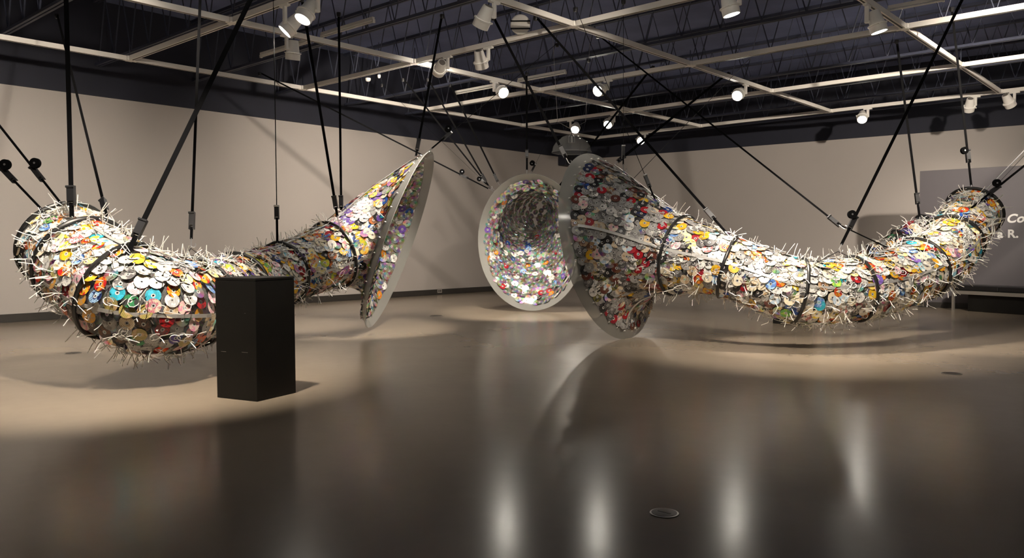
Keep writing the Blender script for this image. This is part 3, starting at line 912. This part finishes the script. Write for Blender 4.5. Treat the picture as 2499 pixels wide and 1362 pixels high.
strap((1220, 454, 15.2), (1175, 362), 15.0, 'black strap nearest the middle bell in the fan of straps', .032, .02)
strap((1390, 402, 10.4), (1340, 305), 10.6, 'black strap with open hook running from the clear dome to the tall bell', .034, .05)
strap((1340, 486, 15.0), (1515, 262), 13.5, 'black strap passing behind the tall bell down to the middle bell', .036, .05)
strap((1500, 400, 10.6), (1560, 352), 14.0, 'black strap slanting away behind the rim of the tall bell', .036, .05)
strap((1521, 420, 10.0), None, 0, 'thin black strap hooked to the back of the tall bell', .018, .10, vertical=True, thin_above=True)
strap((1612, 520, 9.6), (1550, 370), 10.2, 'thin black strap leaning left onto the first hoop of the right horn', .020, .28, thin_above=True)
strap((1783, 580, 9.0), (1605, 378), 10.6, 'black strap slanting left from the second hoop of the right horn', .030, .22)
strap((2045, 614, 8.9), (2185, 330), 9.2, 'black strap leaning right over a two-wire bridle on the right horn', .034, .22, coil=1, bridle=[(1990, 643, 8.7), (2112, 645, 8.8)])
strap((2064, 562, 9.0), (1808, 360), 11.5, 'long thin black strap slanting left across the far wall', .022, .02, legs=[(2165, 604, 11.7)])
strap((2246, 545, 11.9), (2218, 328), 11.8, 'black strap in front of the far wall onto the middle horn tail', .036, .22)
strap((2372, 470, 10.2), (2355, 315), 10.2, 'black strap onto the raised tail of the right horn', .030, .32, coil=1)
strap((2350, 524, 9.9), (2499, 405), 9.0, 'black strap out through the right edge with hooks and coil', .026, .30, coil=1, bridle=[(2268, 594, 9.5), (2344, 566, 9.7)])
def cable(name, p, q, r, mat, label):
    o = MB().tube([p, q], r, 6).build(name, mat, None, origin=p)
    return tag(o, label, 'cable', SG)
cable('steel_cable', at(1542, 440, 10.3), upper((1542, 440, 10.3), (1605, 375), 13.0), .004, M['cable'], 'hair-thin cable crossing the wall right of the tall bell')
cable('steel_cable', at(2400, 470, 10.1), upper((2400, 470, 10.1), (2499, 368), 9.5), .008, M['steel'], 'pale cable out through the right edge above the dark panel')
cable('steel_cable', at(2415, 470, 10.0), upper((2415, 470, 10.0), (2499, 380), 9.2), .004, M['cable'], 'thin dark cable beside the pale cable at the right edge')

# ------------------------------------------------------------------ plinths
def plinth(c0, c1, c2, hgt, label):
    c0, c1, c2 = (np.array([p[0], p[1], 0.0]) for p in (c0, c1, c2))
    ctr = (c0 + c2) / 2
    a = unit(c0 - c1); side = (np.linalg.norm(c0 - c1) + np.linalg.norm(c2 - c1)) / 2
    b = np.cross((0, 0, 1.0), a)
    if b @ (c2 - c1) < 0: b = -b
    ctr = c1 + (a + b) * side / 2
    t = thing('plinth', ctr, label, 'plinth')
    h2 = side / 2
    MB().bevel_box(ctr + (0, 0, hgt / 2 - .01), (h2, h2, hgt / 2 - .010), .003, (a, b, (0, 0, 1))).build('body', M['pedestal'], t)
    MB().bevel_box(ctr + (0, 0, hgt - .009), (h2 + .001, h2 + .001, .010), .003, (a, b, (0, 0, 1))).build('top_board', M['pedestal'], t)
    return t, ctr, a, b, h2
t, ctr, a, b, h2 = plinth(atz(513, 968, 0), atz(628, 981, 0), atz(701, 962, 0), .925, 'tall black painted plinth standing alone on the floor in front of the left horn')
fc = ctr - b * (h2 + .0008)
for (s_, z, w) in ((.13, .36, .026), (-.09, .365, .030), (-.10, .66, .006)):
    MB().box(fc + a * s_ + (0, 0, z), (w, .0008, .0022), (a, b, (0, 0, 1))).build('scuff_mark', M['scuff'], t)
pc = atz(1943, 791, 0)
plinth(pc + np.array([-.30, -.12, 0]), pc + np.array([.08, -.22, 0]), pc + np.array([.2, .17, 0]), .912, 'second black plinth almost hidden behind the low curve of the right horn')

# ------------------------------------------------------------------ dark title panel, bench
BL = atz(2240, 749, 0)
pd = unit((math.cos(math.radians(4)), math.sin(math.radians(4)), 0)); pn = np.array([pd[1], -pd[0], 0.0])
PL, PH = 4.2, 2.52
pt = thing('title_panel', BL + pd * PL / 2, 'dark grey freestanding wall panel with white lettering, behind the bench', 'wall panel')
MB().bevel_box(BL + pd * PL / 2 - pn * .15 + (0, 0, PH / 2), (PL / 2, .15, PH / 2), .004, (pd, -pn, (0, 0, 1))).build('board', M['panel'], pt)
MB().box(BL + pd * PL / 2 + pn * .008 + (0, 0, .05), (PL / 2, .008, .05), (pd, -pn, (0, 0, 1))).build('plinth_strip', M['base'], pt)
def lettering(txt, px, py, cap_px, shear, parent):
    d = ray(px, py)
    k = ((BL - CAM) @ pn) / (d @ pn)
    p = CAM + d * k + pn * .004
    size = cap_px * (d @ fw) * k / FPX / .70
    cu = bpy.data.curves.new('lettering', 'FONT')
    cu.body = txt; cu.size = size; cu.shear = shear; cu.offset = size * .034; cu.extrude = .002; cu.space_character = 1.06
    cu.materials.append(M['letter'])
    tmp = bpy.data.objects.new('lettering_tmp', cu); COL.objects.link(tmp)
    bpy.context.view_layer.update()
    me = bpy.data.meshes.new_from_object(tmp.evaluated_get(bpy.context.evaluated_depsgraph_get()))
    bpy.data.objects.remove(tmp)
    o = bpy.data.objects.new('lettering', me); COL.objects.link(o)
    o.parent = parent
    org = np.array(parent['_org']); p = p - org
    o.matrix_local = Matrix(((pd[0], 0, pn[0], p[0]), (pd[1], 0, pn[1], p[1]), (0, 1, 0, p[2]), (0, 0, 0, 1)))
    return o
lettering('Co', 2455, 543, 20, .28, pt)
lettering('a R.', 2434, 580, 19, 0, pt)

bd = unit(atz(2499, 769.5, 0) - atz(2347, 758.5, 0)); bn = np.array([-bd[1], bd[0], 0.0])
if bn @ nf < 0: bn = -bn
B0 = atz(2326, 757.5, 0)
BLn, BW = 2.4, .46
bt = thing('bench', B0 + bd * BLn / 2 + bn * BW / 2, 'black cushioned bench on a steel frame in front of the dark panel', 'bench')
zt0 = .345
for u in (0.0, BLn):
    for v in (0.0, BW):
        MB().box(B0 + bd * u + bn * v + (0, 0, zt0 / 2), (.019, .019, zt0 / 2), (bd, bn, (0, 0, 1))).build('leg', M['bench_steel'], bt)
for v in (0.0, BW):
    MB().box(B0 + bd * BLn / 2 + bn * v + (0, 0, zt0 - .02), (BLn / 2 - .02, .018, .030), (bd, bn, (0, 0, 1))).build('side_rail', M['bench_steel'], bt)
for u in (0.0, BLn):
    MB().box(B0 + bd * u + bn * BW / 2 + (0, 0, zt0 - .02), (.018, BW / 2 - .02, .030), (bd, bn, (0, 0, 1))).build('end_rail', M['bench_steel'], bt)
for k in range(3):
    MB().bevel_box(B0 + bd * (BLn * (k + .5) / 3) + bn * BW / 2 + (0, 0, zt0 + .012 + .048), (BLn / 6 - .004, BW / 2 + .015, .046), .014, (bd, bn, (0, 0, 1))).build('cushion', M['leather'], bt, smooth=True)
# black low box standing under the bench
bx0 = B0 + bd * .22 + bn * .06
tag(MB().bevel_box(bx0 + bd * .95 + bn * .15 + (0, 0, .145), (.95, .14, .145), .005, (bd, bn, (0, 0, 1))).build('storage_box', M['pedestal'], None, origin=bx0 + bd * .95 + bn * .15),
    'low black box filling the space under the bench', 'box')

# ------------------------------------------------------------------ clear sound dome and corner speaker
dc = at(1395, 372, 12.6)
dt_ = thing('sound_dome', dc, 'clear plastic hanging dome in front of the dark room corner', 'speaker dome')
Rd = .315
MB().lathe(dc, (0, 0, 1), [(0, Rd), (.012, Rd * .995), (.02, Rd * .97), (.09, Rd * .93), (.17, Rd * .76), (.20, Rd * .62), (.205, Rd * .58), (.235, Rd * .5), (.262, Rd * .3), (.272, Rd * .08)], 36, cap0=False, cap1=True).build('dome_shell', M['dome'], dt_, smooth=True)
MB().tube([dc + Rd * np.array([math.cos(q), math.sin(q), 0]) for q in np.arange(40) * 2 * PI / 40], .006, 6, closed=True).build('rim', M['dome'], dt_, smooth=True)
MB().lathe(dc + (0, 0, .15), (0, 0, 1), [(0, .05), (.10, .05), (.12, .03)], 16).build('driver', M['ratchet'], dt_, smooth=True)
apex = dc + (0, 0, .36)
MB().tube([dc + (0, 0, .26), apex], .006, 6).build('stem_cable', M['cable'], dt_)
for q in (-1, 1):
    MB().tube([apex, apex + nr * .22 * q + (0, 0, .12), apex + nr * .34 * q + (0, 0, ZC - apex[2])], .003, 4).build('hanging_wire', M['steel'], dt_)

d_ = ray(1384, 390); sp = CAM + d_ * ((XW + .16) / d_[0])
st_ = thing('wall_speaker', sp, 'black box speaker high in the corner beneath the black upper wall', 'speaker')
MB().bevel_box(sp + (0, 0, .02), (.14, .24, .19), .012).build('cabinet', M['black_wall'], st_)
MB().box(sp + (.143, 0, .02), (.004, .21, .16)).build('grille', M['ratchet'], st_)

# ------------------------------------------------------------------ ceiling fittings
def batten(p, q, label):
    P, Q = atz(*p, ZJ - .06), atz(*q, ZJ - .06)
    Q = np.array([Q[0], P[1], P[2]])
    d = unit(Q - P); L = np.linalg.norm(Q - P)
    t = thing('fluorescent_batten', (P + Q) / 2, label, 'light fitting', 'unlit white battens between the joists')
    MB().box((P + Q) / 2 + (0, 0, .05), (L / 2, .020, .020), (d, np.cross((0, 0, 1), d), (0, 0, 1))).build('tray', M['white_pl'], t)
    MB().tube([P + (0, 0, .008), Q + (0, 0, .008)], .013, 8).build('lamp_tube', M['white_pl'], t, smooth=True)
    for e in (P, Q):
        MB().box(e + (0, 0, .015), (.012, .02, .022)).build('lampholder', M['white_pl'], t)
batten((785, 92), (915, 55), 'unlit white batten above the glowing spotlight pair, long bright one')
batten((637, 140), (760, 106), 'unlit white batten partly behind the lowest spotlight of the cluster')
batten((1265, 201), (1385, 181), 'unlit white batten near the middle of the ceiling, right of a vertical strap')
batten((1112, 231), (1205, 209), 'unlit white batten crossing behind the glowing spotlight above the left bell')
batten((2168, 28), (2300, 1), 'unlit white batten at the upper right beside the sloping track')
ap = atz(1270, 60, ZJ - .04)
at_ = thing('access_point', ap, 'round white plate with two dark bands under the ceiling near the top', 'access point')
an = unit(CAM - ap + np.array([0, 0, -2.2]))
MB().lathe(ap, an, [(-.05, .10), (-.03, .13), (0, .135), (.012, .125), (.016, .10)], 32).build('cover', M['white_pl'], at_, smooth=True)
ax1 = unit(np.cross(an, (0, 0, 1.0))); ax2 = np.cross(ax1, an)
for s_ in (-.05, .05):
    MB().box(ap + an * .016 + ax2 * s_, (.135, .009, .004), (ax1, ax2, an)).build('band', M['web'], at_)
MB().box(ap + (0, 0, .12), (.01, .01, .10)).build('bracket', M['joist'], at_)
for (x, y, lab) in ((898, 195, 'small white ceiling sensor left of the other tiny sensor'), (925, 187, 'tiny grey ceiling sensor beside the small white one')):
    p = atz(x, y, ZJ - .02)
    s_ = thing('ceiling_sensor', p, lab, 'sensor', 'ceiling sensors')
    k_ = 1.0 if x < 900 else .6
    MB().lathe(p, (0, 0, -1), [(-.03, .05 * k_), (0, .05 * k_), (.02, .038 * k_), (.03, .015 * k_)], 16).build('housing', M['can'], s_, smooth=True)
    MB().tube([p + (0, 0, .03), p + (0, 0, .6)], .008, 5).build('conduit', M['joist'], s_)

# ------------------------------------------------------------------ outlets, floor fittings
for (x, y, lab) in ((737, 729, 'grey outlet plate on the dark baseboard right of the black plinth'), (1073, 710, 'grey outlet plate on the dark baseboard between the left and middle bells')):
    d_ = ray(x, y); p = CAM + d_ * ((XW + .026) / d_[0])
    t = thing('outlet_plate', p, lab, 'outlet', 'baseboard outlets')
    MB().bevel_box(p, (.004, .075, .05), .002).build('plate', M['plate'], t)
    for s_ in (-1, 1):
        MB().box(p + (.005, s_ * .028, 0), (.0015, .016, .02)).build('socket', M['base'], t)
def floor_plate(x, y, r, label):
    p = atz(x, y, 0)
    t = thing('floor_plate', p, label, 'floor cover', 'round covers set in the floor')
    MB().lathe(p, (0, 0, 1), [(0, r), (.003, r), (.004, r * .94)], 36).build('ring', M['bench_steel'], t, smooth=True)
    MB().lathe(p + (0, 0, .0002), (0, 0, 1), [(0, r * .88), (.0048, r * .88), (.005, r * .86)], 36).build('lid', M['drain'], t, smooth=True)
    MB().box(p + (0, 0, .0055), (r * .5, .004, .0006)).build('lift_slot', M['base'], t)
floor_plate(1621, 1253, .062, 'round metal floor cover in the dark foreground right of centre')
floor_plate(2322, 912, .085, 'round floor cover right of the horn shadow')
floor_plate(1065, 771, .11, 'distant round floor cover left of the middle bell')
floor_plate(178, 862, .085, 'round floor cover in the light pool below the left horn')

for o in bpy.data.objects:
    if '_org' in o.keys(): del o['_org']
